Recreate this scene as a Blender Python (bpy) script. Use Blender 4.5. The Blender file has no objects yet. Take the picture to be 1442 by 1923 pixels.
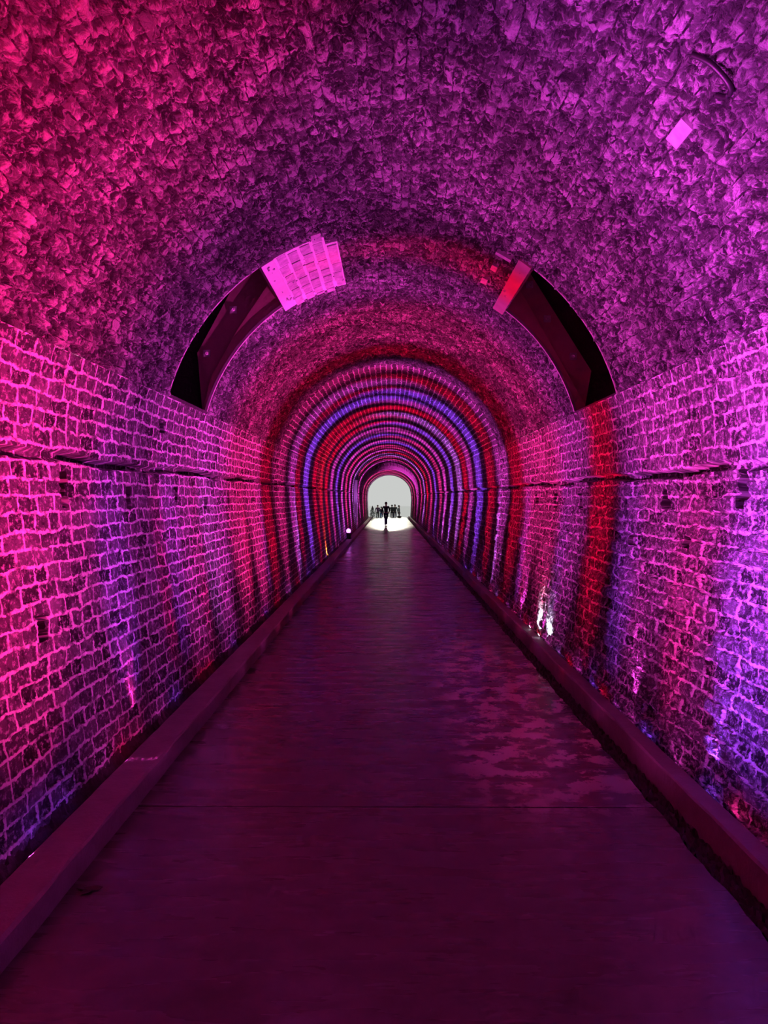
import bpy, bmesh, math, random
import numpy as np
from mathutils import Vector, Matrix
random.seed(7)
S = bpy.context.scene
COL = S.collection
PI = math.pi

# ------------------------------------------------------------------ camera
cam_d = bpy.data.cameras.new('camera')
cam_d.sensor_fit = 'VERTICAL'; cam_d.sensor_height = 36.0; cam_d.sensor_width = 27.0
cam_d.lens = 26.0
cam_d.clip_start = 0.05; cam_d.clip_end = 500
cam = bpy.data.objects.new('camera', cam_d); COL.objects.link(cam)
cam.location = (0, 0, 2.0)
cam.rotation_euler = (math.radians(90 - 1.134), 0, math.radians(0.41))
S.camera = cam

# ------------------------------------------------------------------ view, world, sun
S.view_settings.view_transform = 'Standard'
S.view_settings.look = 'None'
S.view_settings.exposure = 0.0
S.view_settings.gamma = 1.0
S.view_settings.use_curve_mapping = False
S.cycles.max_bounces = 4
S.cycles.diffuse_bounces = 3
S.cycles.glossy_bounces = 2
S.cycles.use_adaptive_sampling = True
S.cycles.adaptive_threshold = 0.09
S.cycles.adaptive_min_samples = 24
S.cycles.sample_clamp_indirect = 4.0
S.cycles.caustics_reflective = False
S.cycles.caustics_refractive = False

W = bpy.data.worlds.new('world'); S.world = W; W.use_nodes = True
bg = W.node_tree.nodes['Background']
bg.inputs[0].default_value = (0.585, 0.60, 0.585, 1); bg.inputs[1].default_value = 1.0

sun_d = bpy.data.lights.new('sun', 'SUN'); sun_d.energy = 0.12; sun_d.angle = math.radians(1.5)
sun_d.color = (1, 0.95, 0.76)
sun = bpy.data.objects.new('sun', sun_d); COL.objects.link(sun)
sun.location = (0, 90, 20)
sun.rotation_euler = Vector((0, 1, math.tan(math.radians(8.7)))).to_track_quat('Z', 'Y').to_euler()

# lamp colours
RED = (1.0, 0.0, 0.035); PNK = (1.0, 0.025, 0.30); MAG = (1.0, 0.055, 0.72)
PUR = (0.66, 0.045, 0.66); VIO = (0.30, 0.05, 1.0); ORA = (1.0, 0.10, 0.008); AMB = (1.0, 0.26, 0.02); WHT = (0.85, 0.75, 1.0)
HOT = (1.0, 0.006, 0.13)
LIL = (0.72, 0.14, 1.0)
# (y, colour, watts, half angle along the tunnel in degrees) - wash lamps behind the kerbs.
# each washes the wall and vault OPPOSITE it: the first list stands behind the right kerb, the second behind the left one
WASH_R = [(-3.0, RED, 800, 35), (-0.2, RED, 1100, 35), (2.4, HOT, 2400, 24), (3.9, PNK, 1500, 18), (5.3, MAG, 700, 14), (6.7, PUR, 620, 10),
          (8.1, MAG, 1300, 11), (9.5, MAG, 1500, 9), (10.8, PNK, 2200, 9), (12.2, PNK, 2600, 8), (13.5, RED, 1300, 6), (15.0, PNK, 1500, 7), (16.8, MAG, 1400, 6),
          (17.9, RED, 1100, 5), (20.0, VIO, 2400, 6), (22.3, RED, 1500, 6), (23.9, RED, 1900, 6), (25.9, RED, 1900, 6), (28.2, MAG, 1900, 6),
          (31.0, VIO, 2300, 6), (33.8, MAG, 2500, 6), (37.0, PNK, 2500, 7), (40.5, MAG, 2800, 7), (44.0, LIL, 2800, 7), (48.0, PNK, 2800, 8), (53, MAG, 2500, 8), (59, PNK, 2000, 9), (65, PNK, 1700, 9), (70, MAG, 800, 9)]
WASH_L = [(-3.0, VIO, 900, 35), (-0.2, PUR, 1300, 35), (1.2, MAG, 450, 25), (2.4, PUR, 2200, 22), (3.8, PUR, 1900, 12), (5.2, MAG, 1500, 14), (6.5, MAG, 1100, 9),
          (7.9, RED, 1500, 5), (9.2, MAG, 1300, 9), (10.5, PNK, 1700, 9), (11.8, PNK, 2000, 9),
          (13.2, RED, 1300, 7), (14.7, MAG, 1500, 6), (16.2, RED, 1300, 6), (18.3, VIO, 2600, 6), (20.6, MAG, 1500, 5.5),
          (22.0, RED, 1600, 5.5), (23.6, LIL, 1600, 5.5), (26.2, VIO, 2400, 6), (29.3, MAG, 2200, 6), (32.0, PNK, 2100, 6),
          (34.9, VIO, 2700, 6.5), (38.5, PNK, 2500, 7), (42.5, RED, 2500, 7), (46.5, LIL, 2800, 7), (51.0, PNK, 2600, 8), (56.5, MAG, 2000, 8), (62, PNK, 1700, 9), (68, PNK, 1500, 9)]
# low beams: same idea, aimed at the foot of the OPPOSITE wall
LOW_R = [(4.35, PNK, 520, 9), (5.9, VIO, 620, 6), (6.45, RED, 330, 3.5), (7.25, VIO, 420, 5), (7.75, RED, 330, 4), (9.0, LIL, 420, 6), (11.1, RED, 520, 4), (12.8, PUR, 600, 3.5),
         (13.9, RED, 600, 3), (16.8, LIL, 1600, 2.5), (17.6, RED, 600, 2.5), (20.0, VIO, 900, 3), (27.9, PNK, 1000, 3), (31.2, LIL, 1200, 3), (34.0, LIL, 2600, 3), (40.0, LIL, 1800, 4), (46.0, LIL, 2600, 4)]
LOW_L = [(3.6, VIO, 1700, 13), (4.3, VIO, 900, 7), (5.3, RED, 500, 6), (6.95, VIO, 560, 6), (7.8, RED, 420, 4), (9.0, VIO, 350, 4), (11.9, VIO, 700, 4), (13.1, RED, 600, 3), (14.7, LIL, 2400, 2.6),
         (16.1, RED, 700, 2.5), (18.2, VIO, 1100, 3), (20.6, LIL, 1000, 2), (22.0, RED, 900, 2.5), (23.3, LIL, 2600, 2.0), (26.2, LIL, 3000, 2.2), (29.4, LIL, 3200, 2.0),
         (34.8, LIL, 2200, 3), (39.5, PNK, 2000, 3), (47.0, LIL, 3200, 3)]
# narrow uplights grazing their OWN wall
GRAZE_L = [(4.6, PNK, 40, 22), (16.5, LIL, 130, 8), (19.7, VIO, 140, 8), (28.4, PNK, 130, 7), (34.4, LIL, 160, 6)]
GRAZE_R = [(3.4, VIO, 70, 40), (4.25, VIO, 45, 34), (5.0, MAG, 45, 34), (6.2, MAG, 45, 34), (7.5, RED, 45, 20), (8.6, MAG, 60, 30), (14.3, LIL, 140, 7), (18.7, VIO, 150, 8), (23.9, LIL, 160, 5), (26.8, LIL, 180, 6), (29.9, LIL, 200, 5)]

# ------------------------------------------------------------------ helpers
def tag(o, label=None, cat=None, group=None, kind=None):
    if label: o['label'] = label
    if cat: o['category'] = cat
    if group: o['group'] = group
    if kind: o['kind'] = kind
    return o

def empty(name, loc, rot=(0, 0, 0)):
    o = bpy.data.objects.new(name, None); COL.objects.link(o)
    o.location = loc; o.rotation_euler = rot; o.empty_display_size = 0.1
    return o

def link(name, me, mat=None, parent=None, smooth=False):
    if mat: me.materials.append(mat)
    if smooth: me.shade_smooth()
    o = bpy.data.objects.new(name, me); COL.objects.link(o)
    if parent: o.parent = parent
    return o

def from_bm(name, bm, mat=None, parent=None, smooth=False):
    bmesh.ops.recalc_face_normals(bm, faces=bm.faces[:])
    me = bpy.data.meshes.new(name); bm.to_mesh(me); bm.free()
    return link(name, me, mat, parent, smooth)

def bx(bm, cx, cy, cz, sx, sy, sz, rot=None, bevel=0):
    r = bmesh.ops.create_cube(bm, size=1)
    vs = r['verts']
    bmesh.ops.scale(bm, vec=(sx, sy, sz), verts=vs)
    if bevel:
        es = list({e for v in vs for e in v.link_edges})
        rb = bmesh.ops.bevel(bm, geom=es, offset=bevel, segments=2, affect='EDGES', profile=0.5)
        vs = list({v for f in rb['faces'] for v in f.verts} | {v for v in vs if v.is_valid})
    if rot: bmesh.ops.rotate(bm, cent=(0, 0, 0), matrix=rot, verts=vs)
    bmesh.ops.translate(bm, vec=(cx, cy, cz), verts=vs)
    return vs

def cyl(bm, p0, p1, r0, r1=None, seg=12):
    p0 = Vector(p0); p1 = Vector(p1); d = p1 - p0
    r = bmesh.ops.create_cone(bm, cap_ends=True, segments=seg, radius1=r0, radius2=r0 if r1 is None else r1, depth=d.length)
    bmesh.ops.rotate(bm, cent=(0, 0, 0), matrix=d.to_track_quat('Z', 'Y').to_matrix(), verts=r['verts'])
    bmesh.ops.translate(bm, vec=(p0 + p1) / 2, verts=r['verts'])

class NT:
    """small node tree writer"""
    def __init__(s, name):
        s.m = bpy.data.materials.new(name); s.m.use_nodes = True
        s.t = s.m.node_tree; s.n = s.t.nodes; s.n.clear()
        s.out = s.n.new('ShaderNodeOutputMaterial')
        s.b = s.n.new('ShaderNodeBsdfPrincipled')
        s.t.links.new(s.b.outputs[0], s.out.inputs[0])
    def put(s, sock, v):
        if isinstance(v, bpy.types.NodeSocket): s.t.links.new(v, sock)
        elif v is not None: sock.default_value = v
    def math(s, op, a, b=None, c=None, clamp=False):
        n = s.n.new('ShaderNodeMath'); n.operation = op; n.use_clamp = clamp
        s.put(n.inputs[0], a); s.put(n.inputs[1], b)
        if c is not None: s.put(n.inputs[2], c)
        return n.outputs[0]
    def noise(s, vec, scale, detail=3, rough=0.55, dist=0.0, col=False):
        n = s.n.new('ShaderNodeTexNoise'); s.put(n.inputs['Vector'], vec)
        n.inputs['Scale'].default_value = scale; n.inputs['Detail'].default_value = detail
        n.inputs['Roughness'].default_value = rough; n.inputs['Distortion'].default_value = dist
        return n.outputs['Color' if col else 'Fac']
    def ramp(s, v, lo, hi, a=0.0, b=1.0, smooth=True):
        n = s.n.new('ShaderNodeMapRange'); n.interpolation_type = 'SMOOTHSTEP' if smooth else 'LINEAR'
        s.put(n.inputs[0], v)
        for i, x in enumerate((lo, hi, a, b)): n.inputs[i + 1].default_value = x
        return n.outputs[0]
    def mix(s, f, a, b, mode='MIX'):
        n = s.n.new('ShaderNodeMix'); n.data_type = 'RGBA'; n.blend_type = mode
        s.put(n.inputs[0], f)
        for i, v in ((6, a), (7, b)):
            if isinstance(v, (int, float)): v = (v, v, v, 1)
            elif isinstance(v, tuple) and len(v) == 3: v = v + (1,)
            s.put(n.inputs[i], v)
        return n.outputs[2]
    def vmath(s, op, a, b):
        n = s.n.new('ShaderNodeVectorMath'); n.operation = op
        s.put(n.inputs[0], a); s.put(n.inputs[1 if op != 'SCALE' else 3], b)
        return n.outputs[0]
    def brick(s, vec, w, h, mortar, smooth=0.2):
        n = s.n.new('ShaderNodeTexBrick'); s.put(n.inputs['Vector'], vec)
        n.inputs['Color1'].default_value = (0, 0, 0, 1); n.inputs['Color2'].default_value = (1, 1, 1, 1)
        n.inputs['Mortar'].default_value = (0.5, 0.5, 0.5, 1)
        n.inputs['Scale'].default_value = 1.0; n.inputs['Mortar Size'].default_value = mortar
        n.inputs['Mortar Smooth'].default_value = smooth; n.inputs['Bias'].default_value = 0
        n.inputs['Brick Width'].default_value = w; n.inputs['Row Height'].default_value = h
        n.offset = 0.43; n.squash = 0.72; n.squash_frequency = 3
        return n.outputs['Color'], n.outputs['Fac']
    def uv(s):
        n = s.n.new('ShaderNodeUVMap'); n.uv_map = 'UVMap'; return n.outputs[0]
    def obj(s):
        return s.n.new('ShaderNodeTexCoord').outputs['Object']
    def attr(s, name):
        n = s.n.new('ShaderNodeAttribute'); n.attribute_name = name; return n.outputs['Fac']
    def disp(s, h, method='BOTH'):
        d = s.n.new('ShaderNodeDisplacement'); d.inputs['Midlevel'].default_value = 0; d.inputs['Scale'].default_value = 1
        s.put(d.inputs['Height'], h); s.t.links.new(d.outputs[0], s.out.inputs[2]); s.m.displacement_method = method
    def bump(s, h, dist=0.01, strength=1.0):
        n = s.n.new('ShaderNodeBump'); s.put(n.inputs['Height'], h)
        n.inputs['Distance'].default_value = dist; n.inputs['Strength'].default_value = strength
        s.t.links.new(n.outputs[0], s.b.inputs['Normal'])

def mat(name, col, rough=0.6, metal=0.0, nscale=12, var=0.25, bump=0.002, emit=None, estr=0):
    t = NT(name); v = t.obj()
    f = t.noise(v, nscale, 4)
    c = t.mix(f, tuple(x * (1 - var) for x in col), tuple(min(1, x * (1 + var)) for x in col))
    t.put(t.b.inputs['Base Color'], c)
    t.b.inputs['Roughness'].default_value = rough; t.b.inputs['Metallic'].default_value = metal
    if bump: t.bump(t.noise(v, nscale * 4, 3), bump)
    if emit:
        t.b.inputs['Emission Color'].default_value = emit + (1,); t.b.inputs['Emission Strength'].default_value = estr
    return t.m

# ------------------------------------------------------------------ masonry materials
def m_wall(craggy=False):
    t = NT('craggy_stone' if craggy else 'coursed_stone'); uv = t.uv()
    wob = t.vmath('SUBTRACT', t.noise(uv, 5.0, 3, 0.6, col=True), (0.5, 0.5, 0.5))
    p = t.vmath('ADD', uv, t.vmath('SCALE', wob, 0.085))
    wob2 = t.vmath('SUBTRACT', t.noise(uv, 22.0, 2, 0.6, col=True), (0.5, 0.5, 0.5))
    p = t.vmath('ADD', p, t.vmath('SCALE', wob2, 0.032))
    c, m = t.brick(p, 0.235, 0.112, 0.013, 0.5)
    m = t.math('MULTIPLY', m, t.ramp(t.noise(uv, 7, 4, 0.6), 0.30, 0.46))
    n1 = t.noise(uv, 3.0, 4, 0.6); n2 = t.noise(uv, 40, 4, 0.7); n3 = t.noise(uv, 11, 3, 0.6)
    face = t.mix(c, 0.015, 0.12)
    face = t.mix(t.ramp(t.noise(uv, 24, 4, 0.7), 0.47, 0.62) if craggy else t.ramp(t.noise(uv, 24, 4, 0.7), 0.5, 0.66), face, 0.42)
    face = t.mix(t.ramp(t.noise(uv, 15, 4, 0.7), 0.36, 0.48, 0.8, 0), face, 0.015)
    face = t.mix(t.ramp(n1, 0.50, 0.75, 0, 0.45), face, 0.32)
    joint = t.mix(t.ramp(n3, 0.36, 0.56) if craggy else t.ramp(n3, 0.32, 0.5), 0.10 if craggy else 0.16, 0.80)
    col = t.mix(m, face, joint)
    t.put(t.b.inputs['Base Color'], col)
    t.b.inputs['Roughness'].default_value = 0.85; t.b.inputs['Specular IOR Level'].default_value = 0.2
    crag = None
    if craggy:      # more weathered low down: rough, broken faces standing proud of thin joints
        sv = t.n.new('ShaderNodeSeparateXYZ'); t.put(sv.inputs[0], uv)
        k = t.ramp(sv.outputs[1], 2.15, 2.75, 1.0, 0.0)
        crag = t.math('MULTIPLY', t.math('MULTIPLY', c, t.math('SUBTRACT', 1.0, m)), 0.035)
        crag = t.math('ADD', crag, t.math('MULTIPLY', t.noise(uv, 9, 4, 0.65), 0.07))
        crag = t.math('ADD', crag, t.math('MULTIPLY', t.noise(uv, 32, 4, 0.7), 0.03))
        crag = t.math('MULTIPLY', t.math('SUBTRACT', crag, 0.10), k)
    h = t.math('MULTIPLY', m, 0.016)
    h = t.math('ADD', h, t.math('MULTIPLY', t.math('MULTIPLY', c, t.math('SUBTRACT', 1.0, m)), 0.022))
    h = t.math('ADD', h, t.math('MULTIPLY', n3, 0.03))
    h = t.math('ADD', h, t.math('MULTIPLY', n2, 0.016))
    if crag is not None: h = t.math('ADD', h, crag)
    h = t.math('SUBTRACT', h, t.math('MULTIPLY', t.attr('recess'), 0.45))
    t.disp(h)
    return t.m

def m_vault():
    t = NT('spalled_brick_vault'); uv = t.uv()
    sx = t.n.new('ShaderNodeSeparateXYZ'); t.put(sx.inputs[0], uv)
    wob = t.vmath('SUBTRACT', t.noise(uv, 7.0, 3, 0.6, col=True), (0.5, 0.5, 0.5))
    p = t.vmath('ADD', uv, t.vmath('SCALE', wob, 0.06))
    c, m = t.brick(p, 0.215, 0.078, 0.006, 0.3)
    n1 = t.noise(uv, 1.3, 4, 0.6); n2 = t.noise(uv, 20, 5, 0.66, 0.8); n3 = t.noise(uv, 7.5, 4, 0.62, 1.2)
    face = t.mix(c, 0.03, 0.15)
    face = t.mix(t.ramp(n2, 0.50, 0.64), face, 0.42)
    face = t.mix(t.ramp(n3, 0.53, 0.63, 0, 0.8), face, 0.60)
    face = t.mix(t.ramp(n3, 0.36, 0.48, 0.85, 0.0), face, 0.012)
    face = t.mix(t.ramp(n1, 0.35, 0.62, 0.45, 0.0), face, 0.03)
    col = t.mix(m, face, t.mix(t.ramp(n2, 0.45, 0.62), 0.03, 0.22))
    # dressed ring with long joints between 14.7 m and 19 m
    c2, m2 = t.brick(t.vmath('ADD', uv, t.vmath('SCALE', wob, 0.10)), 0.9, 0.115, 0.011, 0.3)
    ring = t.math('MULTIPLY', t.math('GREATER_THAN', sx.outputs[0], 14.7), t.math('LESS_THAN', sx.outputs[0], 56.0))
    col2 = t.mix(m2, t.mix(c2, 0.05, 0.16), 0.75)
    col = t.mix(ring, col, col2)
    portal = t.math('GREATER_THAN', sx.outputs[0], 56.0)
    col = t.mix(portal, col, t.mix(n3, 0.28, 0.42))
    t.put(t.b.inputs['Base Color'], col)
    t.b.inputs['Roughness'].default_value = 0.85; t.b.inputs['Specular IOR Level'].default_value = 0.2
    h = t.math('MULTIPLY', c, 0.020)
    h = t.math('ADD', h, t.math('MULTIPLY', n3, 0.16))
    h = t.math('ADD', h, t.math('MULTIPLY', n2, 0.045))
    h = t.math('SUBTRACT', t.math('SUBTRACT', h, t.math('MULTIPLY', m, 0.008)), 0.07)
    keep = t.math('SUBTRACT', 1.0, t.math('MULTIPLY', t.math('MAXIMUM', ring, portal), 0.8))
    h = t.math('MULTIPLY', h, keep)
    h = t.math('MULTIPLY', h, t.math('SUBTRACT', 1.0, t.attr('recess')))
    t.disp(h)
    return t.m

M_WALL = m_wall(); M_CRAG = m_wall(True); M_VAULT = m_vault()

def m_floor():
    t = NT('damp_concrete'); o = t.obj()
    sx = t.n.new('ShaderNodeSeparateXYZ'); t.put(sx.inputs[0], o)
    n1 = t.noise(o, 0.9, 5, 0.6); n2 = t.noise(o, 6, 5, 0.65); n3 = t.noise(o, 60, 3)
    st = t.n.new('ShaderNodeMapping'); st.inputs['Scale'].default_value = (0.5, 3.0, 1); t.put(st.inputs['Vector'], o)
    n4 = t.noise(st.outputs[0], 2.0, 4, 0.6)
    col = t.mix(n1, 0.07, 0.15)
    col = t.mix(t.ramp(n2, 0.35, 0.7, 0, 0.5), col, 0.06)
    # wet film towards the right hand side; wall reflection painted pale into its colour
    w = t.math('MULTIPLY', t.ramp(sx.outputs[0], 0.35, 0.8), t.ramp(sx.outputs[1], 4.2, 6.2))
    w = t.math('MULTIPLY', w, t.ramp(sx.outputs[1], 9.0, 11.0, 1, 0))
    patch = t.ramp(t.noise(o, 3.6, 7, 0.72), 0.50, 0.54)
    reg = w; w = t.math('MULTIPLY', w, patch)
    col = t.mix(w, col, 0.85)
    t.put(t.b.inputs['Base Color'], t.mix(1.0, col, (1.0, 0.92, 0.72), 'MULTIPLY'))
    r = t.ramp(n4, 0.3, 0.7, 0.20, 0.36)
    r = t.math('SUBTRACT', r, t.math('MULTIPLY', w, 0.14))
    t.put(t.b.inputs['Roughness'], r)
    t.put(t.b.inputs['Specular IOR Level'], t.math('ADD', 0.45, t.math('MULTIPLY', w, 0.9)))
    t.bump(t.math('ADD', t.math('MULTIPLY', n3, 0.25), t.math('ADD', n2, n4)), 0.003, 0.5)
    return t.m
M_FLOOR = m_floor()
M_KERB = mat('kerb_concrete', (0.27, 0.23, 0.21), 0.6, nscale=7, var=0.3, bump=0.006)
M_GRAVEL = mat('gravel', (0.07, 0.06, 0.055), 0.9, nscale=40, var=0.6, bump=0.01)
M_ROCK = mat('dark_rock', (0.05, 0.045, 0.045), 0.9, nscale=6, var=0.6, bump=0.03)
M_BLACK = mat('black_plastic', (0.02, 0.02, 0.022), 0.4, nscale=20, var=0.3, bump=0)
M_STEEL = mat('galvanised_strip', (0.62, 0.58, 0.58), 0.45, 0.2, nscale=20, bump=0.001)
M_BOARD = mat('stained_board', (0.62, 0.34, 0.34), 0.7, nscale=5, var=0.35, bump=0.003)
M_BOARD2 = mat('stained_board_paler', (0.85, 0.42, 0.40), 0.7, nscale=5, var=0.3, bump=0.003)
M_REDBOARD = mat('header_board_red', (0.42, 0.22, 0.24), 0.7, nscale=5, var=0.3, bump=0.003)
M_PALEBOARD = mat('pale_board', (0.80, 0.74, 0.74), 0.6, nscale=9, var=0.12, bump=0.002)
M_BOLT = mat('bolt_steel', (0.85, 0.8, 0.8), 0.35, 0.0, nscale=30, bump=0)
M_PALEBRICK = mat('pale_brick', (0.56, 0.50, 0.53), 0.8, nscale=14, var=0.7, bump=0.006)
M_LIME = mat('lime_mortar', (0.86, 0.83, 0.83), 0.8, nscale=20, var=0.1, bump=0.006)
M_OUT = mat('pale_paving', (0.86, 0.87, 0.85), 0.8, nscale=2, var=0.1, bump=0.0)
_b = [n for n in M_OUT.node_tree.nodes if n.type == 'BSDF_PRINCIPLED'][0]; _b.inputs['Roughness'].default_value = 1; _b.inputs['Specular IOR Level'].default_value = 0
M_WHITE = mat('white_paint', (0.85, 0.85, 0.85), 0.5, nscale=5, var=0.05, bump=0.0)
M_LEAF = mat('dead_leaf', (0.03, 0.02, 0.015), 0.7, nscale=30, var=0.4, bump=0.001)
M_SHRUB = mat('shrub_leaf', (0.05, 0.07, 0.05), 0.7, nscale=20, var=0.5, bump=0.0)

# ------------------------------------------------------------------ tunnel lining
R = 2.3; ZC = 2.39
A0 = math.asin((3.0 - ZC) / R)          # spring line of the rough vault
side = [(2.06, -0.22), (2.065, 0.1), (2.09, 0.35), (2.15, 0.8), (2.22, 1.4), (2.28, 1.9), (2.298, 2.2)]
arc = [(R * math.cos(a), ZC + R * math.sin(a)) for a in np.linspace(0, A0, 6)]
WALLP = np.array(side + arc)
def resample(P, step):
    d = np.r_[0, np.cumsum(np.hypot(*np.diff(P, axis=0).T))]
    n = int(d[-1] / step) + 1
    s = np.linspace(0, d[-1], n)
    # smooth interpolation of the few profile points
    return np.c_[np.interp(s, d, P[:, 0]), np.interp(s, d, P[:, 1])], s
def ystations():
    ys = [-10 + i * 0.16 for i in range(int(12.2 / 0.16))]
    y = 2.25
    while y < 72.0:
        ys.append(y); y += min(0.14, 0.010 * max(1.0, (y / 3.2)) ** 1.6)
    ys.append(72.0)
    return np.array(ys)
YS = ystations()
STEPS = [(14.7, -0.05), (19.0, 0.0), (23.4, -0.05), (32.5, -0.09), (44.0, -0.06), (56.0, -0.18)]
def section(P, y):
    """the lining's profile at distance y: a few rings are a little tighter"""
    dr = 0.0
    for ys, d in STEPS:
        if y >= ys: dr = d
    X, Z = P[:, 0].copy(), P[:, 1].copy()
    if dr:
        up = Z > ZC
        ln = np.hypot(X, Z - ZC)
        k = np.where(up, (ln + dr) / ln, 1)
        Z = np.where(up, ZC + (Z - ZC) * k, Z)
        X = np.where(up, X * k, X * (1 + dr / R * np.clip(Z / ZC, 0, 1)))
    if y >= 56: Z = np.where(Z > 0, Z * 0.92, Z)
    return X, Z

def lining(name, P, s, mt, slots=(), hole=(), flip=False, groove=None, fade=False):
    ny, ns = len(YS), len(P)
    V = np.zeros((ny, ns, 3), np.float32)
    for i, y in enumerate(YS):
        X, Z = section(P, y)
        V[i, :, 0] = X; V[i, :, 1] = y; V[i, :, 2] = Z
    rec = np.zeros((ny, ns), np.float32)
    Yg, Zg = V[..., 1], V[..., 2]
    for (y0, z0, z1, w) in slots:
        wy = w / 2 + 0.010 * np.sin(Zg * 40 + y0 * 7)
        a = np.clip((wy - np.abs(Yg - y0 - 0.06 * (Zg - z0))) / 0.014 + 0.5, 0, 1) * np.clip((Zg - z0) / 0.02, 0, 1) * np.clip((z1 - Zg) / 0.02, 0, 1)
        rec = np.maximum(rec, a)
    if groove:
        zg = groove + 0.015 * np.sin(Yg * 1.7) + 0.01 * np.sin(Yg * 5.1)
        a = np.clip((0.028 - np.abs(Zg - zg)) / 0.012 + 0.5, 0, 1) * 0.3
        a *= np.clip(0.92 + 0.5 * np.sin(Yg * 2.3) + 0.3 * np.sin(Yg * 6.1), 0, 1)
        rec = np.maximum(rec, a)
    idx = np.arange(ny * ns).reshape(ny, ns)
    q = np.stack([idx[:-1, :-1], idx[:-1, 1:], idx[1:, 1:], idx[1:, :-1]], -1)
    if not flip: q = q[..., ::-1]      # faces look into the tunnel
    mask = np.ones(q.shape[:2], bool)
    for (ya, yb, sa, sb) in hole:
        yi = (YS[:-1] + YS[1:]) / 2; si = (s[:-1] + s[1:]) / 2
        mask &= ~(((yi > ya) & (yi < yb))[:, None] & ((si > sa) & (si < sb))[None, :])
        ed = np.maximum(np.maximum(ya - YS, YS - yb)[:, None], np.maximum(sa - s, s - sb)[None, :])
        rec = np.maximum(rec, np.clip(1 - ed / 0.05, 0, 1).astype(np.float32))
    q = q[mask].reshape(-1, 4)
    me = bpy.data.meshes.new(name)
    me.vertices.add(ny * ns); me.vertices.foreach_set('co', V.reshape(-1))
    me.loops.add(q.size); me.loops.foreach_set('vertex_index', q.reshape(-1).astype(np.int32))
    me.polygons.add(len(q)); me.polygons.foreach_set('loop_start', np.arange(0, q.size, 4, dtype=np.int32))
    me.update(calc_edges=True)
    uvl = me.uv_layers.new(name='UVMap')
    U = np.stack([np.broadcast_to(YS[:, None], (ny, ns)), np.broadcast_to(s[None, :], (ny, ns))], -1).reshape(-1, 2)
    uvl.data.foreach_set('uv', U[q.reshape(-1)].astype(np.float32).reshape(-1))
    at = me.attributes.new('recess', 'FLOAT', 'POINT'); at.data.foreach_set('value', rec.reshape(-1))
    o = link(name, me, mt, smooth=True)
    return tag(o, kind='structure')

WP, WS = resample(WALLP, 0.0115)
WPL = WP.copy(); WPL[:, 0] *= -1
SLOT_L = [(5.1, 1.93, 2.19, 0.08), (6.36, 1.9, 2.12, 0.06), (7.8, 1.95, 2.12, 0.06), (9.0, 1.85, 2.02, 0.07), (10.3, 1.85, 2.05, 0.07),
          (4.57, 1.1, 1.26, 0.09), (8.17, 0.8, 0.98, 0.06), (7.3, 2.64, 2.74, 0.08), (12.2, 1.85, 2.02, 0.08)]
SLOT_R = [(4.79, 1.93, 2.19, 0.11), (6.14, 1.88, 2.07, 0.06), (6.8, 1.56, 1.66, 0.10), (8.85, 1.86, 2.06, 0.07), (10.2, 1.86, 2.06, 0.08),
          (11.5, 1.86, 2.06, 0.08), (5.6, 1.62, 1.70, 0.12)]
lining('wall_left', WPL, WS, M_WALL, SLOT_L, groove=2.27, flip=False)
lining('wall_right', WP, WS, M_CRAG, SLOT_R, groove=2.20, flip=True)
step = 0.0125
na = int(R * (PI - 2 * A0) / step)
ang = np.linspace(A0, PI - A0, na)
CP = np.c_[R * np.cos(ang), ZC + R * np.sin(ang)]; CS = R * ang
# alcove openings (angles from the horizontal)
NL = dict(sg=-1, y0=7.32, y1=8.95, a0=math.radians(16), a1=math.radians(56))
NR = dict(sg=1, y0=7.15, y1=8.87, a0=math.radians(15.6), a1=math.radians(53))
lining('ceiling', CP, CS, M_VAULT, flip=True, hole=[
    (NR['y0'], NR['y1'], R * NR['a0'], R * NR['a1']),
    (NL['y0'], NL['y1'], R * (PI - NL['a1']), R * (PI - NL['a0']))])

# unseen strips added behind the spring line to block daylight at the seam
for nm, sg in (('light_seal_1', -1), ('light_seal_2', 1)):
    bm = bmesh.new(); ring = []
    for r_, a_ in ((R + 0.10, A0 - 0.13), (R + 0.45, A0 - 0.13), (R + 0.45, A0 + 0.004), (R + 0.02, A0 + 0.004), (R + 0.02, A0 - 0.012)):
        ring.append([bm.verts.new((sg * r_ * math.cos(a_), y, ZC + r_ * math.sin(a_))) for y in (-10, 56)])
    for k in range(5):
        a_, b_ = ring[k], ring[(k + 1) % 5]; bm.faces.new((a_[0], b_[0], b_[1], a_[1]))
    bm.faces.new([q[0] for q in ring]); bm.faces.new([q[1] for q in ring][::-1])
    tag(from_bm(nm, bm, M_ROCK), kind='structure')

# unseen cap added far behind the camera to keep daylight out
bm = bmesh.new()
vs = [bm.verts.new((x, -9.9, z)) for x, z in [(-2.6, -0.3), (2.6, -0.3), (2.6, 4.9), (-2.6, 4.9)]]
bm.faces.new(vs)
tag(from_bm('added_end_cap', bm, M_ROCK), kind='structure')

# ------------------------------------------------------------------ floor, kerbs, beds
def sweep(name, prof, y0, y1, mt, ny=2, closed=True, jitter=0.0, kind='structure', parent=None):
    bm = bmesh.new(); rows = []
    for i in range(ny):
        y = y0 + (y1 - y0) * i / (ny - 1)
        rows.append([bm.verts.new((x + random.uniform(-jitter, jitter), y, z + random.uniform(-jitter, jitter))) for x, z in prof])
    n = len(prof)
    for i in range(ny - 1):
        for j in range(n if closed else n - 1):
            k = (j + 1) % n
            bm.faces.new((rows[i][j], rows[i][k], rows[i + 1][k], rows[i + 1][j]))
    if closed:
        bm.faces.new(rows[0][::-1]); bm.faces.new(rows[-1])
    o = from_bm(name, bm, mt, parent)
    if kind: tag(o, kind=kind)
    return o

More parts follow.
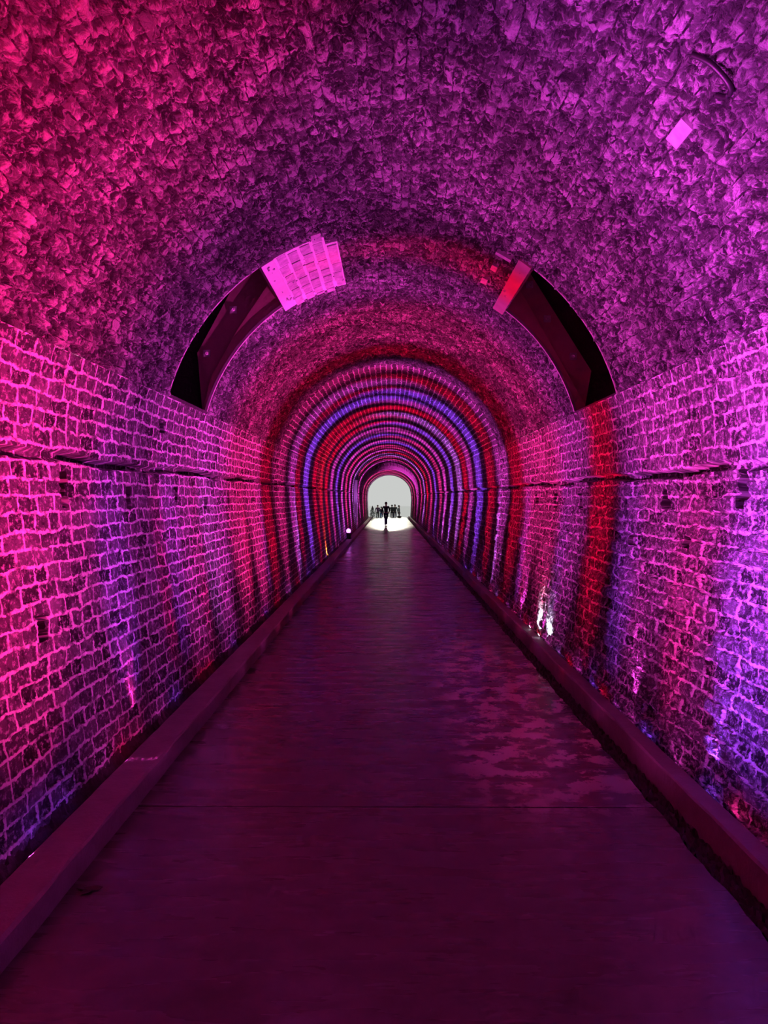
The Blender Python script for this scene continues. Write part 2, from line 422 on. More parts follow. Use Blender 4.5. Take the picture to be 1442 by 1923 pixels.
# floor slab: cross joints are real grooves; the gutter runs along the right kerb
bm = bmesh.new()
joints = [4.74 - 5.0 * 2, 4.74 - 5.0, 4.74] + [4.74 + 5.0 * k for k in range(1, 14)]
XL, XR = -1.64, 1.71
for g in [0]:
    edges = [-10.0] + joints + [73.5]
    for a, b in zip(edges[:-1], edges[1:]):
        a2, b2 = a + 0.006, b - 0.006
        nseg = max(2, int((b2 - a2) / 0.12)) if a < 20 else 2
        L = []; Rr = []; Rd = []
        for i in range(nseg + 1):
            y = a2 + (b2 - a2) * i / nseg
            e = XR + (0.010 * math.sin(y * 7.3) + 0.008 * math.sin(y * 19.1) if a < 20 else 0)
            L.append(bm.verts.new((XL, y, 0))); Rr.append(bm.verts.new((e, y, 0))); Rd.append(bm.verts.new((e + 0.006, y, -0.2)))
        for i in range(nseg):
            bm.faces.new((L[i], Rr[i], Rr[i + 1], L[i + 1])); bm.faces.new((Rr[i], Rd[i], Rd[i + 1], Rr[i + 1]))
        for y, sgn in ((a2, 1), (b2, -1)):
            v = [bm.verts.new((XL, y, 0)), bm.verts.new((XR, y, 0)), bm.verts.new((XR, y, -0.05)), bm.verts.new((XL, y, -0.05))]
            bm.faces.new(v)
v = [bm.verts.new(p) for p in ((-2.3, -10, -0.20), (2.3, -10, -0.20), (2.3, 73.5, -0.20), (-2.3, 73.5, -0.20))]
bm.faces.new(v)
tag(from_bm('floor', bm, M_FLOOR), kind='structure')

def kerb(name, xi, xo, zt, sg):
    b = 0.012
    prof = [(xi, -0.195), (xi, zt - b), (xi + b, zt), (xo - b, zt), (xo, zt - b), (xo, -0.195)]
    return sweep(name, [(sg * x, z) for x, z in prof], -10, 72.2, M_KERB, ny=330, jitter=0.0035)
kerb('trim_1', 1.63, 1.872, 0.143, -1)
kerb('trim_2', 1.85, 1.985, 0.168, 1)

def bed(name, x0, x1, z, label, rise=0.0, mt=None):
    nx = 9; ys = []; y = 1.5
    while y < 30: ys.append(y); y += 0.028 * max(1, y / 6)
    bm = bmesh.new(); rows = []
    for y in ys:
        rows.append([bm.verts.new((x0 + (x1 - x0) * i / (nx - 1), y, z + rise * (i / (nx - 1)) ** 2 + random.uniform(-0.02, 0.02))) for i in range(nx)])
    for a, b in zip(rows[:-1], rows[1:]):
        for i in range(nx - 1): bm.faces.new((a[i], a[i + 1], b[i + 1], b[i]))
    o = from_bm(name, bm, mt or M_GRAVEL)
    return tag(o, label, 'gravel', kind='stuff')
bed('gravel', -1.87, -2.085, -0.01, 'dark loose gravel banked in the gap between left kerb and wall', 0.16)
bed('gravel', 1.98, 2.08, 0.0, 'dark loose gravel in the narrow gap behind the right kerb')

bed('silt', 1.722, 1.848, -0.018, 'black wet silt lying in the gutter beside the right kerb', 0.0, M_LEAF)

# ground outside: falls away beyond the portal's threshold
bm = bmesh.new()
pts = [(73.4, 0.0), (74.2, -0.42), (78, -0.45), (95, -0.5), (220, -0.6)]
rows = [[bm.verts.new((x, y, z)) for x in (-60, -3, 3, 60)] for y, z in pts]
for a, b in zip(rows[:-1], rows[1:]):
    for i in range(3): bm.faces.new((a[i], a[i + 1], b[i + 1], b[i]))
tag(from_bm('ground', bm, M_OUT), kind='structure')
# portal headwall seen only from outside: keeps daylight off the lining's back
bm = bmesh.new()
X, Z = section(np.r_[WP, CP, WP[::-1] * [-1, 1]], 72.0)
idx = list(range(0, len(X), 12)) + [len(X) - 1]
inner = [(X[i], Z[i]) for i in idx]
outer = []
for x, z in inner:
    d = Vector((x, z - 2.0)).normalized() * 9
    outer.append((d.x, max(-0.6, 2.0 + d.y)))
for y in (72.0, 72.5):
    pass
ri = [bm.verts.new((x, 72.01, z)) for x, z in inner]; ro = [bm.verts.new((x, 72.01, z)) for x, z in outer]
ri2 = [bm.verts.new((x, 72.6, z)) for x, z in inner]; ro2 = [bm.verts.new((x, 72.6, z)) for x, z in outer]
for i in range(len(inner) - 1):
    bm.faces.new((ri[i], ri[i + 1], ro[i + 1], ro[i])); bm.faces.new((ri2[i], ro2[i], ro2[i + 1], ri2[i + 1]))
    bm.faces.new((ri[i], ri2[i], ri2[i + 1], ri[i + 1]))
tag(from_bm('wall_portal', bm, M_KERB), kind='structure')

# ------------------------------------------------------------------ alcoves in the vault
def P(sg, r, a, y): return Vector((sg * r * math.cos(a), y, ZC + r * math.sin(a)))
def arcbox(bm, sg, r0, r1, a0, a1, y0, y1, n=12):
    ring = []
    for i in range(n + 1):
        a = a0 + (a1 - a0) * i / n
        ring.append([bm.verts.new(P(sg, r, a, y)) for r, y in ((r0, y0), (r0, y1), (r1, y1), (r1, y0))])
    for a, b in zip(ring[:-1], ring[1:]):
        for j in range(4):
            k = (j + 1) % 4; bm.faces.new((a[j], a[k], b[k], b[j]))
    bm.faces.new(ring[0]); bm.faces.new(ring[-1][::-1])

def recess(name, N):
    sg = N['sg']; bm = bmesh.new(); n = 10
    a0, a1, y0, y1, r0, r1 = N['a0'], N['a1'] + 0.12, N['y0'], N['y1'] + 0.05, 2.29, 3.15
    A = [a0 + (a1 - a0) * i / n for i in range(n + 1)]
    g = {}
    for i, a in enumerate(A):
        for j, (r, y) in enumerate(((r0, y0), (r1, y0), (r1, y1), (r0, y1))):
            g[i, j] = bm.verts.new(P(sg, r, a, y) + (Vector((random.uniform(-.03, .03), 0, random.uniform(-.03, .03))) if r > 3 else Vector((0, 0, 0))))
    for i in range(n):
        for j in range(3): bm.faces.new((g[i, j], g[i, j + 1], g[i + 1, j + 1], g[i + 1, j]))
    bm.faces.new([g[0, j] for j in range(4)]); bm.faces.new([g[n, j] for j in range(4)])
    tag(from_bm(name, bm, M_ROCK), kind='structure')
recess('wall_recess_left', NL); recess('wall_recess_right', NR)

def plate(bm, pts, y, th):
    a = [bm.verts.new((x, y, z)) for x, z in pts]; b = [bm.verts.new((x, y + th, z)) for x, z in pts]
    bm.faces.new(a); bm.faces.new(b[::-1])
    for i in range(len(pts)):
        k = (i + 1) % len(pts); bm.faces.new((a[i], a[k], b[k], b[i]))

def bolt(parent, x, y, z):
    bm = bmesh.new()
    bx(bm, 0, -0.006, 0, 0.085, 0.012, 0.085, bevel=0.003)
    from_bm_o = from_bm('bolt', bm, M_BOLT, parent)
    from_bm_o.location = (x, y, z)
    bm = bmesh.new()
    cyl(bm, (0, -0.012, 0), (0, -0.05, 0), 0.026, 0.02, 6)
    cyl(bm, (0, -0.05, 0), (0, -0.075, 0), 0.011, 0.009, 8)
    # the nut belongs to the same fixing
    me = bpy.data.meshes.new('nut'); bmesh.ops.recalc_face_normals(bm, faces=bm.faces[:]); bm.to_mesh(me); bm.free()
    bm2 = bmesh.new(); bm2.from_mesh(from_bm_o.data); bm2.from_mesh(me); bm2.to_mesh(from_bm_o.data); bm2.free()
    bpy.data.meshes.remove(me)
    return from_bm_o

def alcove(N, outer, split, bolts, pale_header, label):
    sg = N['sg']; y1 = N['y1']
    root = empty('alcove_lining', P(sg, R, (N['a0'] + N['a1']) / 2, N['y0']))
    tag(root, label, 'lining')
    inv = Matrix.Translation(-root.location)
    def part(name, bm, m, lab=None):
        bm.transform(inv); o = from_bm(name, bm, m, root)
        if lab: o['label'] = lab
        return o
    # edging strips on the near and far rims
    for yy, ra, rb in ((N['y0'] - 0.03, R - 0.035, R + 0.03), (N['y1'] - 0.10, R - 0.028, R + 0.004)):
        bm = bmesh.new(); arcbox(bm, sg, ra, rb, N['a0'] - 0.01, N['a1'], yy, yy + 0.03, 24)
        part('edge_strip', bm, M_STEEL)
    # header board
    hb = math.radians(3.6)
    bm = bmesh.new(); arcbox(bm, sg, R - 0.06, R + 0.25, N['a1'], N['a1'] + hb, N['y0'] - 0.05, N['y1'] + 0.02, 3)
    part('header_board', bm, M_PALEBOARD if pale_header else M_REDBOARD, 'pale header board' if pale_header else 'reddish header board')
    # upright boards closing the far end: the wide one carries the bolts
    arcp = [(sg * (R - 0.005) * math.cos(a), ZC + (R - 0.005) * math.sin(a)) for a in np.linspace(N['a0'] - 0.03, N['a1'] + 0.03, 16)]
    bm = bmesh.new(); plate(bm, arcp + outer, y1 - 0.05, 0.045)
    wide = part('end_board', bm, M_BOARD)
    bm = bmesh.new(); plate(bm, arcp + split, y1 - 0.085, 0.034)
    part('inner_board', bm, M_BOARD2, 'paler inner board along the rim')
    for (x, z) in bolts:
        bolt(wide, *(Vector((x, y1 - 0.05, z)) - root.location))
    # sill of broken masonry
    bm = bmesh.new(); arcbox(bm, sg, R - 0.03, R + 0.8, N['a0'] - 0.04, N['a0'] + 0.005, N['y0'], N['y1'] - 0.06, 2)
    part('sill', bm, M_ROCK)
    return root
alcove(NL, [(-1.45, 5.28), (-1.727, 4.786), (-2.305, 3.734), (-2.247, 3.02)],
       [(-1.36, 4.70), (-1.435, 4.558), (-1.81, 4.01), (-2.13, 3.45), (-2.25, 3.0)],
       [(-1.87, 4.247), (-2.19, 3.727)], True, 'boarded recess with pale header in the left side of the vault')
alcove(NR, [(1.45, 5.05), (1.673, 4.644), (2.395, 3.5), (2.31, 3.0)],
       [(1.50, 4.50), (1.596, 4.356), (2.32, 3.09)],
       [(1.87, 4.115), (2.18, 3.67), (1.66, 4.52)], False, 'boarded recess with reddish header in the right side of the vault')

# bright relaid bricks above the left recess
bm = bmesh.new()
a = NL['a1'] + math.radians(3.9); rows = [(7.26, 9.02), (7.22, 9.06), (7.27, 8.98), (7.02, 9.04), (7.50, 8.97)]
arcbox(bm, -1, R - 0.064, R + 0.1, a - 0.005, a + 0.29, 7.45, 8.95, 10)
arcbox(bm, -1, R - 0.064, R + 0.1, a - 0.005, a + 0.235, 7.24, 7.46, 8)
da = 0.138 / R
mo = from_bm('brick_patch', bm, M_LIME); tag(mo, 'bright pale patch of relaid bricks above the left recess', 'brickwork')
bm = bmesh.new()
for k, (ya, yb) in enumerate(rows):
    y = ya + (0.09 if k % 2 else 0)
    while y < yb - 0.06:
        w = random.uniform(0.20, 0.30); y2 = min(y + w, yb)
        aa = a + k * da * 0.98; dj = random.uniform(-0.004, 0.004)
        arcbox(bm, -1, R - 0.070 + random.uniform(-0.008, 0.004), R + 0.05, aa + 0.005 + dj, aa + da - 0.011 + dj, y, y2, 2)
        y = y2 + 0.03
o = from_bm('brick', bm, M_PALEBRICK, mo); o['label'] = 'pink-grey brick faces'
# three loose pale bricks by the right recess
for i, (px, ag, yy, wy, wa, lab) in enumerate([(0, 58.2, 7.18, 0.07, 0.075, 'narrow upright pale brick touching the right recess header, topmost of three'),
                                  (1, 60.5, 7.55, 0.16, 0.028, 'pale brick in the vault left of the right recess header, middle of three'),
                                  (2, 61.5, 8.05, 0.18, 0.03, 'pale brick in the vault left of the right recess header, lowest of three')]):
    bm = bmesh.new(); ar = math.radians(ag)
    arcbox(bm, 1, R - 0.075, R + 0.03, ar, ar + wa, yy, yy + wy, 2)
    tag(from_bm('brick', bm, M_PALEBRICK), lab, 'brick', 'pale bricks beside the right recess')

def vault_point(ax, az, off=0.0):
    """where a line of sight with these slopes from standing height meets the vault"""
    rr = R - off; A = ax * ax + az * az; B = -2 * az * (ZC - 2.0); C_ = (ZC - 2.0) ** 2 - rr * rr
    y = (-B + math.sqrt(B * B - 4 * A * C_)) / (2 * A)
    return Vector((ax * y, y, 2.0 + az * y))
# black cable looped across the right haunch of the vault
pts = [vault_point(a, b, 0.07) for a, b in ((0.403, 0.590), (0.425, 0.580), (0.444, 0.562), (0.455, 0.545), (0.450, 0.534), (0.436, 0.536))]
path = []
for k in range(len(pts) - 1):       # smooth the loop before sweeping a round section along it
    a, b, c, d = pts[max(k - 1, 0)], pts[k], pts[k + 1], pts[min(k + 2, len(pts) - 1)]
    for q in range(8):
        t_ = q / 8; path.append(0.5 * ((2 * b) + (c - a) * t_ + (2 * a - 5 * b + 4 * c - d) * t_ ** 2 + (3 * b - a - 3 * c + d) * t_ ** 3))
path.append(pts[-1]); bm = bmesh.new(); rows = []
for k, q in enumerate(path):
    d = (path[min(k + 1, len(path) - 1)] - path[max(k - 1, 0)]).normalized(); u = d.cross(Vector((0, 1, 0))).normalized(); w_ = d.cross(u)
    rows.append([bm.verts.new(q + (u * math.cos(e * PI / 4) + w_ * math.sin(e * PI / 4)) * 0.014) for e in range(8)])
for a, b in zip(rows[:-1], rows[1:]):
    for e in range(8): bm.faces.new((a[e], a[(e + 1) % 8], b[(e + 1) % 8], b[e]))
bm.faces.new(rows[0]); bm.faces.new(rows[-1][::-1])
o = from_bm('cable', bm, M_BLACK, None, True)
tag(o, 'short black cable looped across the upper right of the vault', 'cable')
# single pale brick high on the right haunch
p0 = vault_point(0.398, 0.497); bm = bmesh.new()
arcbox(bm, 1, R - 0.07, R + 0.02, math.atan2(p0.z - ZC, p0.x) - 0.02, math.atan2(p0.z - ZC, p0.x) + 0.018, p0.y - 0.11, p0.y + 0.11, 2)
tag(from_bm('brick', bm, M_PALEBRICK), 'single pale brick standing out high on the right side of the vault', 'brick')

# ------------------------------------------------------------------ wash lamps behind the kerbs
def spot(parent, name, colour, watts, loc, aim, inplane, along, radius=0.03, blend=0.6):
    """spot whose beam is wide across the tunnel and narrow along it"""
    d = bpy.data.lights.new(name, 'SPOT'); d.color = colour; d.energy = watts
    d.spot_size = math.radians(2 * inplane); d.spot_blend = blend; d.shadow_soft_size = radius
    o = bpy.data.objects.new(name, d); COL.objects.link(o); o.parent = parent
    z = -(Vector(aim).normalized()); y = Vector((0, 1, 0)); y = (y - z * y.dot(z)).normalized(); x = y.cross(z)
    m = Matrix((x, y, z)).transposed().to_4x4()
    k = math.tan(math.radians(along)) / math.tan(math.radians(inplane))
    o.matrix_local = Matrix.Translation(loc) @ m @ Matrix.Diagonal((1, k, 1, 1))
    return o

LENS = {}
def lens_mat(c):
    if c not in LENS:
        t = NT('lamp_lens'); t.b.inputs['Base Color'].default_value = (0.05, 0.05, 0.05, 1)
        t.b.inputs['Roughness'].default_value = 0.2
        t.b.inputs['Emission Color'].default_value = c + (1,); t.b.inputs['Emission Strength'].default_value = 6.0
        LENS[c] = t.m
    return LENS[c]
bm = bmesh.new(); bx(bm, 0, 0, 0.03, 0.075, 0.26, 0.05, bevel=0.008)
for i in range(7): bx(bm, 0, -0.105 + i * 0.035, 0.002, 0.06, 0.006, 0.014)
HOUS = bpy.data.meshes.new('housing'); bm.to_mesh(HOUS); bm.free(); HOUS.materials.append(M_BLACK)
bm = bmesh.new(); bx(bm, 0, 0, 0.057, 0.05, 0.22, 0.006)
LENSM = bpy.data.meshes.new('lens'); bm.to_mesh(LENSM); bm.free()
bm = bmesh.new(); bx(bm, 0, -0.137, 0.005, 0.03, 0.006, 0.08); bx(bm, 0, 0.137, 0.005, 0.03, 0.006, 0.08); bx(bm, 0, 0, -0.033, 0.03, 0.28, 0.006)
BRK = bpy.data.meshes.new('bracket'); bm.to_mesh(BRK); bm.free(); BRK.materials.append(M_BLACK)
CN = {RED: 'red', PNK: 'pink', MAG: 'magenta', PUR: 'purple', VIO: 'violet', ORA: 'orange', WHT: 'white', LIL: 'lilac', HOT: 'crimson'}
POWER = 1.0
def lamp(sg, y, c, w, al, tilt=0.75, half=66, wide=1.0):
    al = min(45, al * wide)
    x = 1.912 if sg < 0 else 2.018
    z = 0.0 if sg < 0 else 0.03
    r = empty('wash_light', (sg * x, y, z))
    s_ = 'left' if sg < 0 else 'right'
    tag(r, 'small black wash lamp throwing %s light, set behind the %s kerb' % (CN[c], s_), 'lamp', '%s wash lamps behind the %s kerb' % (CN[c], s_))
    link('housing', HOUS, None, r)
    le = LENSM.copy(); le.materials.append(lens_mat(c)); link('lens', le, None, r)
    link('bracket', BRK, None, r)
    spot(r, 'beam', c, w * POWER, (0 if sg < 0 else -0.025, 0, (0.15 if sg < 0 else 0.17) + (0.06 if tilt > 3 else 0)), (-sg * tilt, 0, 1), half, al, blend=0.9 if tilt > 1 else 0.6)
used = {-1: [], 1: []}
WK = dict(tilt=1.22, half=44, wide=1.6)
for lst, sg, kw in ((WASH_R, 1, WK), (WASH_L, -1, WK), (LOW_R, 1, dict(tilt=3.7, half=16)), (LOW_L, -1, dict(tilt=3.7, half=16)), (GRAZE_L, -1, dict(tilt=0.12, half=50)), (GRAZE_R, 1, dict(tilt=0.12, half=50))):
    for (y, c, w, al) in lst:
        while any(abs(y - u) < 0.32 for u in used[sg]): y += 0.08     # housings stand clear of one another
        used[sg].append(y)
        if y > 19: w = w * 1.25
        if kw is WK and y < 4.6: lamp(sg, y, c, w, al, tilt=1.42, half=35, wide=1.6)      # the nearest are tipped lower
        else: lamp(sg, y, c, w, al, **kw)

# two bare white spots burning out the right wall near the kerb, one orange one far down on the left
def hot(name, sg, y, c, w, lab, aim=(1.7, 0.0, 1), half=52, al=50):
    r = empty(name, (sg * (1.95 if sg > 0 else 1.99), y, 0.205 if sg > 0 else 0.13), (0, sg * math.atan2(aim[0], aim[2]), 0)); tag(r, lab, 'lamp')
    bm = bmesh.new(); cyl(bm, (0, 0, -0.05), (0, 0, 0.0), 0.016, 0.022, 14)
    if sg < 0: cyl(bm, (0, 0, -0.05), (0, 0, -0.17), 0.012, 0.012, 8); from_bm('housing', bm, M_BLACK, r)
    bm = bmesh.new(); cyl(bm, (0, 0, 0.0), (0, 0, 0.004), 0.018, 0.018, 14); from_bm('lens', bm, lens_mat(c), r)
    spot(r, 'beam', c, w, (0, 0, 0.02), (0, aim[1], 1), half, al, 0.03, 0.9)
hot('spot_light', 1, 9.64, WHT, 60, 'bare white spot lamp on the right kerb, nearer of the glaring pair')
hot('spot_light', 1, 10.25, WHT, 60, 'bare white spot lamp on the right kerb, farther of the glaring pair')
hot('spot_light', -1, 24.0, AMB, 240, 'orange glowing spot lamp far down behind the left kerb', (0.7, 0.0, 1), 40, 38)

hot('spot_light', -1, 45.2, LIL, 260, 'added lilac spot lighting the pale upright panel on the left wall', (0.12, 0.16, 1), 24, 20)  # extra lamp added to brighten the panel's near face

# ------------------------------------------------------------------ small things
# dead leaf on the floor
bm = bmesh.new(); pts = []
for i in range(14):
    a = i / 14 * 2 * PI; r = 0.035 + 0.014 * math.sin(3 * a) + random.uniform(-.006, .006)
    pts.append(bm.verts.new((r * 1.5 * math.cos(a), r * math.sin(a), 0.004 + 0.010 * abs(math.sin(a * 1.5)))))
c = bm.verts.new((0, 0, 0.003))
for i in range(14): bm.faces.new((pts[i], pts[(i + 1) % 14], c))
o = from_bm('leaf', bm, M_LEAF); o.location = (-1.53, 3.71, 0.0); tag(o, 'dark curled leaf on the floor at the left kerb', 'leaf')
md = o.modifiers.new('s', 'SOLIDIFY'); md.thickness = 0.002

# lit pilaster with a dark box on top, on the left wall
r = empty('wall_box', (-2.14, 46.0, 0)); tag(r, 'dark box on the left wall above a pale upright panel far down the tunnel', 'box')
bm = bmesh.new(); bx(bm, 0.08, 0, 3.25, 0.34, 0.3, 0.34, bevel=0.02); bx(bm, -0.1, 0, 3.25, 0.2, 0.06, 0.06); from_bm('box', bm, M_BLACK, r)
bm = bmesh.new(); bx(bm, 0.05, 0, 1.62, 0.22, 0.12, 2.9, bevel=0.01); from_bm('panel', bm, M_WHITE, r)
bm = bmesh.new(); bx(bm, 0.05, 0, 0.08, 0.28, 0.2, 0.18, bevel=0.01); from_bm('base', bm, M_KERB, r)
# round floodlight standing by the left kerb
r = empty('floodlight', (-1.82, 33.0, 0.143)); tag(r, 'small round-headed floodlight standing on the left kerb', 'lamp')
bm = bmesh.new(); cyl(bm, (0, 0, 0), (0, 0, 0.03), 0.12, 0.12, 16); from_bm('base', bm, M_BLACK, r)
bm = bmesh.new(); cyl(bm, (0, 0, 0.03), (0, 0, 0.28), 0.09, 0.10, 14); from_bm('stem', bm, M_BLACK, r)
bm = bmesh.new(); bmesh.ops.create_uvsphere(bm, u_segments=16, v_segments=10, radius=0.10)
bmesh.ops.translate(bm, vec=(0, 0, 0.36), verts=bm.verts[:]); from_bm('head', bm, lens_mat(LIL), r, True)

# low dark bush outside by the portal's left foot and a stone on the right
def bush(name, loc, h, w, lab):
    bm = bmesh.new()
    for i in range(420):
        u = random.random(); z = h * u; rr = w * (1 - u) ** 0.8 * math.sqrt(random.random()); a = random.uniform(0, 2 * PI)
        p = Vector((rr * math.cos(a), rr * math.sin(a), z)); s = 0.05
        d1 = Vector((random.gauss(0, 1), random.gauss(0, 1), random.gauss(0, 1))).normalized() * s
        d2 = d1.orthogonal().normalized() * s * 0.6
        bm.faces.new([bm.verts.new(p - d1), bm.verts.new(p + d2), bm.verts.new(p + d1), bm.verts.new(p - d2)])
    for k in range(6):
        a = k * 1.05; cyl(bm, (0, 0, 0), (w * .5 * math.cos(a), w * .5 * math.sin(a), h * .6), 0.02, 0.008, 5)
    o = from_bm(name, bm, M_SHRUB); o.location = loc; return tag(o, lab, 'shrub')
bush('shrub', (-1.62, 71.0, 0), 1.15, 0.42, 'low dark shrub at the left foot of the far portal')
bm = bmesh.new(); bmesh.ops.create_icosphere(bm, subdivisions=3, radius=1)
for v in bm.verts: v.co = Vector((v.co.x * 0.24, v.co.y * 0.2, v.co.z * 0.1)) * random.uniform(0.92, 1.06)
o = from_bm('stone', bm, M_ROCK, smooth=True); o.location = (0.98, 72.3, 0.09); tag(o, 'small dark stone on the threshold of the far portal', 'stone')

# ------------------------------------------------------------------ people
def cloth(name, c): return mat(name, c, 0.85, nscale=25, var=0.2, bump=0)
SKIN = cloth('skin', (0.35, 0.2, 0.15))
def skinmesh(name, nodes, edges, m, parent, sub=2):
    """nodes: {key: (x, y, z, rx, ry)}"""
    keys = list(nodes); me = bpy.data.meshes.new(name)
    me.from_pydata([nodes[k][:3] for k in keys], [(keys.index(a), keys.index(b)) for a, b in edges], [])
    o = link(name, me, m, parent)
    md = o.modifiers.new('skin', 'SKIN'); md.use_smooth_shade = True
    sv = me.skin_vertices[0].data if me.skin_vertices else None
    if sv is None:
        bm = bmesh.new(); bm.from_mesh(me); bm.verts.layers.skin.verify(); bm.to_mesh(me); bm.free(); sv = me.skin_vertices[0].data
    for i, k in enumerate(keys): sv[i].radius = nodes[k][3:5]
    sv[0].use_root = True
    ss = o.modifiers.new('sub', 'SUBSURF'); ss.levels = sub; ss.render_levels = sub
    return o

def person(x, y, z0, h, face, pose, top, trouser, hair, label, pack=None):
    """a standing figure h metres tall; pose holds joint offsets (metres at 1.70 m)"""
    r = empty('person', (x, y, z0), (0, 0, face)); tag(r, label, 'person')
    r.scale = (h / 1.70,) * 3
    hips = {'L': (-0.09, 0, 0.90), 'R': (0.09, 0, 0.90)}
    J = dict(pelvis=(0, 0, 0.95), waist=(0, 0, 1.08), chest=(0, 0.01, 1.28), neck=(0, 0.01, 1.44), head=(0, -0.01, 1.53), top=(0, 0, 1.63))
    d = {}
    for s, sg in (('L', -1), ('R', 1)):
        d['hip' + s] = (sg * 0.09, 0, 0.88); d['knee' + s] = pose['knee' + s]; d['ankle' + s] = pose['ankle' + s]
        ax, ay, az = pose['ankle' + s]; d['toe' + s] = (ax + sg * 0.02, ay - 0.17, 0.035); 
        d['sh' + s] = (sg * 0.185, 0.01, 1.39); d['el' + s] = pose['el' + s]; d['wr' + s] = pose['wr' + s]
    def N(p, a, b=None): return tuple(p) + (a, b or a)
    nodes = {'pelvis': N(J['pelvis'], .13, .09), 'waist': N(J['waist'], .115, .085), 'chest': N(J['chest'], .14, .095),
             'neck': N(J['neck'], .052), 'jaw': N((0, -0.02, 1.50), .058, .066), 'head': N((0, -0.005, 1.575), .072, .088), 'top': N((0, 0, 1.655), .045, .055)}
    edges = [('pelvis', 'waist'), ('waist', 'chest'), ('chest', 'neck'), ('neck', 'jaw'), ('jaw', 'head'), ('head', 'top')]
    for s in 'LR':
        sg = -1 if s == 'L' else 1
        nodes.update({'sh' + s: N(d['sh' + s], .05), 'el' + s: N(d['el' + s], .037), 'wr' + s: N(d['wr' + s], .024),
                      'hip' + s: N(d['hip' + s], .078), 'knee' + s: N(d['knee' + s], .052), 'ank' + s: N(d['ankle' + s], .034), 'toe' + s: N(d['toe' + s], .028)})
        edges += [('chest', 'sh' + s), ('sh' + s, 'el' + s), ('el' + s, 'wr' + s), ('pelvis', 'hip' + s), ('hip' + s, 'knee' + s), ('knee' + s, 'ank' + s), ('ank' + s, 'toe' + s)]
        w = Vector(d['wr' + s]); e = Vector(d['el' + s]); dv = (w - e).normalized(); sd = dv.cross(Vector((0, 1, 0)))
        sd = (sd if sd.length > .1 else Vector((1, 0, 0))).normalized(); fw = Vector((0, -1, 0))
        palm = w + dv * 0.075; nodes['palm' + s] = N(palm, .032, .016); edges.append(('wr' + s, 'palm' + s))
        for k in range(4):
            off = (k - 1.5) * 0.02; L = (0.062, 0.072, 0.068, 0.052)[k]
            a = palm + sd * off + dv * 0.02; b = a + dv * L * .6 + fw * .008; c2 = b + dv * L * .4 + fw * .022
            for nm, q, rr in (('a', a, .010), ('b', b, .009), ('c', c2, .008)): nodes['f%d%s%s' % (k, nm, s)] = N(q, rr)
            edges += [('palm' + s, 'f%da%s' % (k, s)), ('f%da%s' % (k, s), 'f%db%s' % (k, s)), ('f%db%s' % (k, s), 'f%dc%s' % (k, s))]
        t1 = w + dv * 0.035 + sd * 0.035 * -sg; t2 = t1 + dv * 0.04 + sd * 0.018 * -sg
        nodes['t1' + s] = N(t1, .011); nodes['t2' + s] = N(t2, .009); edges += [('wr' + s, 't1' + s), ('t1' + s, 't2' + s)]
    body = skinmesh('body', nodes, edges, SKIN, r)
    # nose and ears are part of the head's own relief: small child meshes for hair, face details
    bm = bmesh.new(); cyl(bm, (0, -0.085, 1.575), (0, -0.118, 1.545), 0.008, 0.015, 8); from_bm('nose', bm, SKIN, r, True)
    bm = bmesh.new(); bmesh.ops.create_uvsphere(bm, u_segments=16, v_segments=12, radius=1)
    for v in bm.verts: v.co = Vector((v.co.x * .092, v.co.y * .108 + .018, v.co.z * .105 + 1.615))
    bmesh.ops.delete(bm, geom=[v for v in bm.verts if v.co.z < 1.53 or (v.co.y < -.055 and v.co.z < 1.62)], context='VERTS')
    o = from_bm('hair', bm, hair, r, True); o.modifiers.new('s', 'SOLIDIFY').thickness = 0.006
    jn = {'a': N((0, 0, .93), .155, .115), 'b': N(J['waist'], .14, .105), 'c': N(J['chest'], .162, .118), 'd': N((0, .01, 1.42), .075, .07)}
    je = [('a', 'b'), ('b', 'c'), ('c', 'd')]
    for s in 'LR':
        jn.update({'s' + s: N(d['sh' + s], .07), 'e' + s: N(d['el' + s], .055), 'w' + s: N(Vector(d['wr' + s]).lerp(Vector(d['el' + s]), .08), .042)})
        je += [('c', 's' + s), ('s' + s, 'e' + s), ('e' + s, 'w' + s)]
    skinmesh('jacket', jn, je, top, r)
    tn = {'p': N((0, 0, .93), .14, .10)}; te = []
    for s in 'LR':
        tn.update({'h' + s: N(d['hip' + s], .092), 'k' + s: N(d['knee' + s], .068), 'a' + s: N(Vector(d['ankle' + s]) + Vector((0, 0, .02)), .055)})
        te += [('p', 'h' + s), ('h' + s, 'k' + s), ('k' + s, 'a' + s)]
    skinmesh('trousers', tn, te, trouser, r)
    for s in 'LR':
        a = Vector(d['ankle' + s]); bm = bmesh.new()
        bx(bm, a.x, a.y - 0.06, 0.045, 0.095, 0.27, 0.09, bevel=0.03); from_bm('shoe', bm, M_BLACK, r, True)
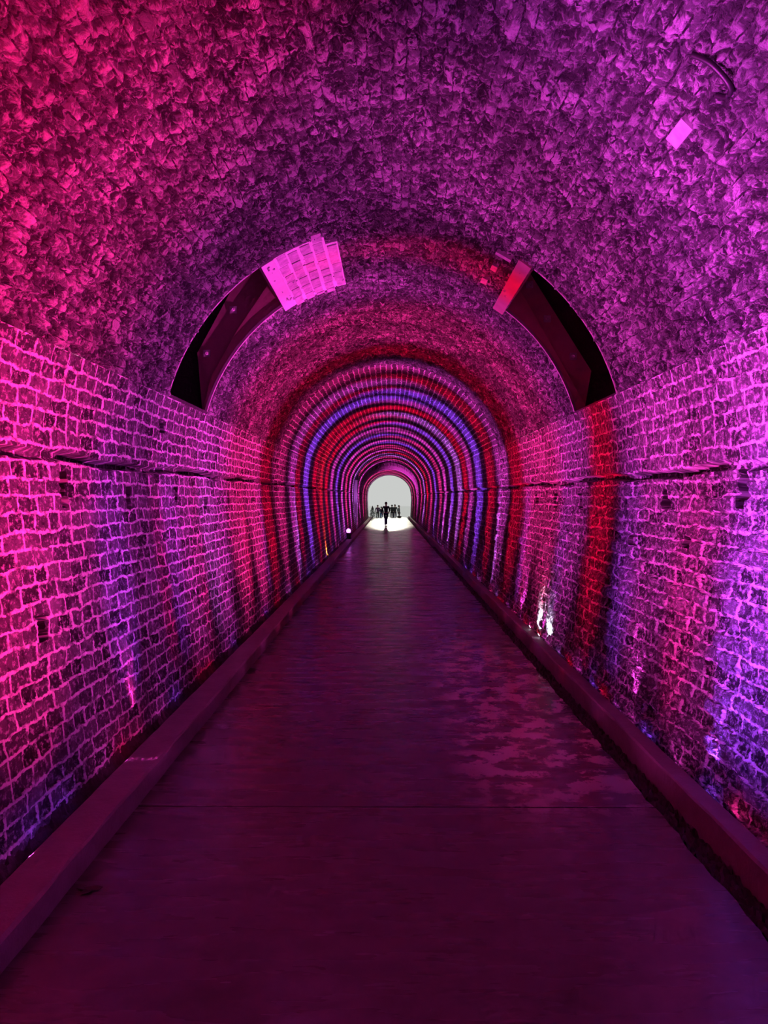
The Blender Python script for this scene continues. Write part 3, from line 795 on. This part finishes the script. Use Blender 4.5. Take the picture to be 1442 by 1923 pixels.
    if pack:
        bm = bmesh.new(); bx(bm, 0, 0.17, 1.22, 0.36, 0.2, 0.46, bevel=0.06); bx(bm, 0, 0.28, 1.12, 0.26, 0.06, 0.22, bevel=0.025); from_bm('backpack', bm, pack, r, True)
        for sx in (-.1, .1):
            bm = bmesh.new(); bx(bm, sx, 0.0, 1.42, .04, .30, .02, bevel=.006); bx(bm, sx, -.13, 1.3, .04, .015, .24, bevel=.005); from_bm('strap', bm, pack, r)
    return r
STAND = dict(kneeL=(-.10, -.01, .48), ankleL=(-.11, .02, .08), kneeR=(.10, -.01, .48), ankleR=(.11, .02, .08),
             elL=(-.27, .03, 1.12), wrL=(-.29, -.04, .88), elR=(.27, .03, 1.12), wrR=(.29, -.04, .88))
WALK = dict(kneeL=(-.06, -.12, .49), ankleL=(-.05, -.16, .08), kneeR=(.05, .04, .50), ankleR=(.04, .26, .14),
            elL=(-.27, .05, 1.13), wrL=(-.24, -.10, .93), elR=(.25, .05, 1.13), wrR=(.20, -.12, 1.02))
navy = cloth('navy_cloth', (0.012, 0.014, 0.05)); blue = cloth('blue_denim', (0.01, 0.03, 0.16)); dark = cloth('charcoal_cloth', (0.02, 0.025, 0.03))
plum = cloth('plum_cloth', (0.08, 0.03, 0.09)); teal = cloth('teal_cloth', (0.01, 0.07, 0.2)); hairb = cloth('dark_hair', (0.012, 0.010, 0.010))
person(-0.22, 50.3, 0, 1.68, 0.0, WALK, navy, blue, hairb, 'person in dark jacket and blue trousers walking in the middle of the floor')
person(-1.2, 77.0, -0.45, 1.66, 0.3, STAND, plum, dark, hairb, 'person in plum top standing outside the portal, leftmost of the group')
person(-0.82, 76.0, -0.45, 1.50, 2.9, STAND, navy, teal, hairb, 'shorter person in navy top and teal trousers just left of the walker, outside')
person(0.28, 77.5, -0.45, 1.68, 3.3, STAND, dark, dark, hairb, 'person with a bulky charcoal backpack right of the walker, outside the portal', dark)
person(0.60, 78.0, -0.45, 1.70, 0.2, STAND, dark, navy, hairb, 'person in dark clothes half beside the backpacked person, outside the portal')
person(1.02, 77.0, -0.45, 1.62, 1.55, STAND, dark, dark, hairb, 'dark-clothed person seen from the side, rightmost of the group outside')
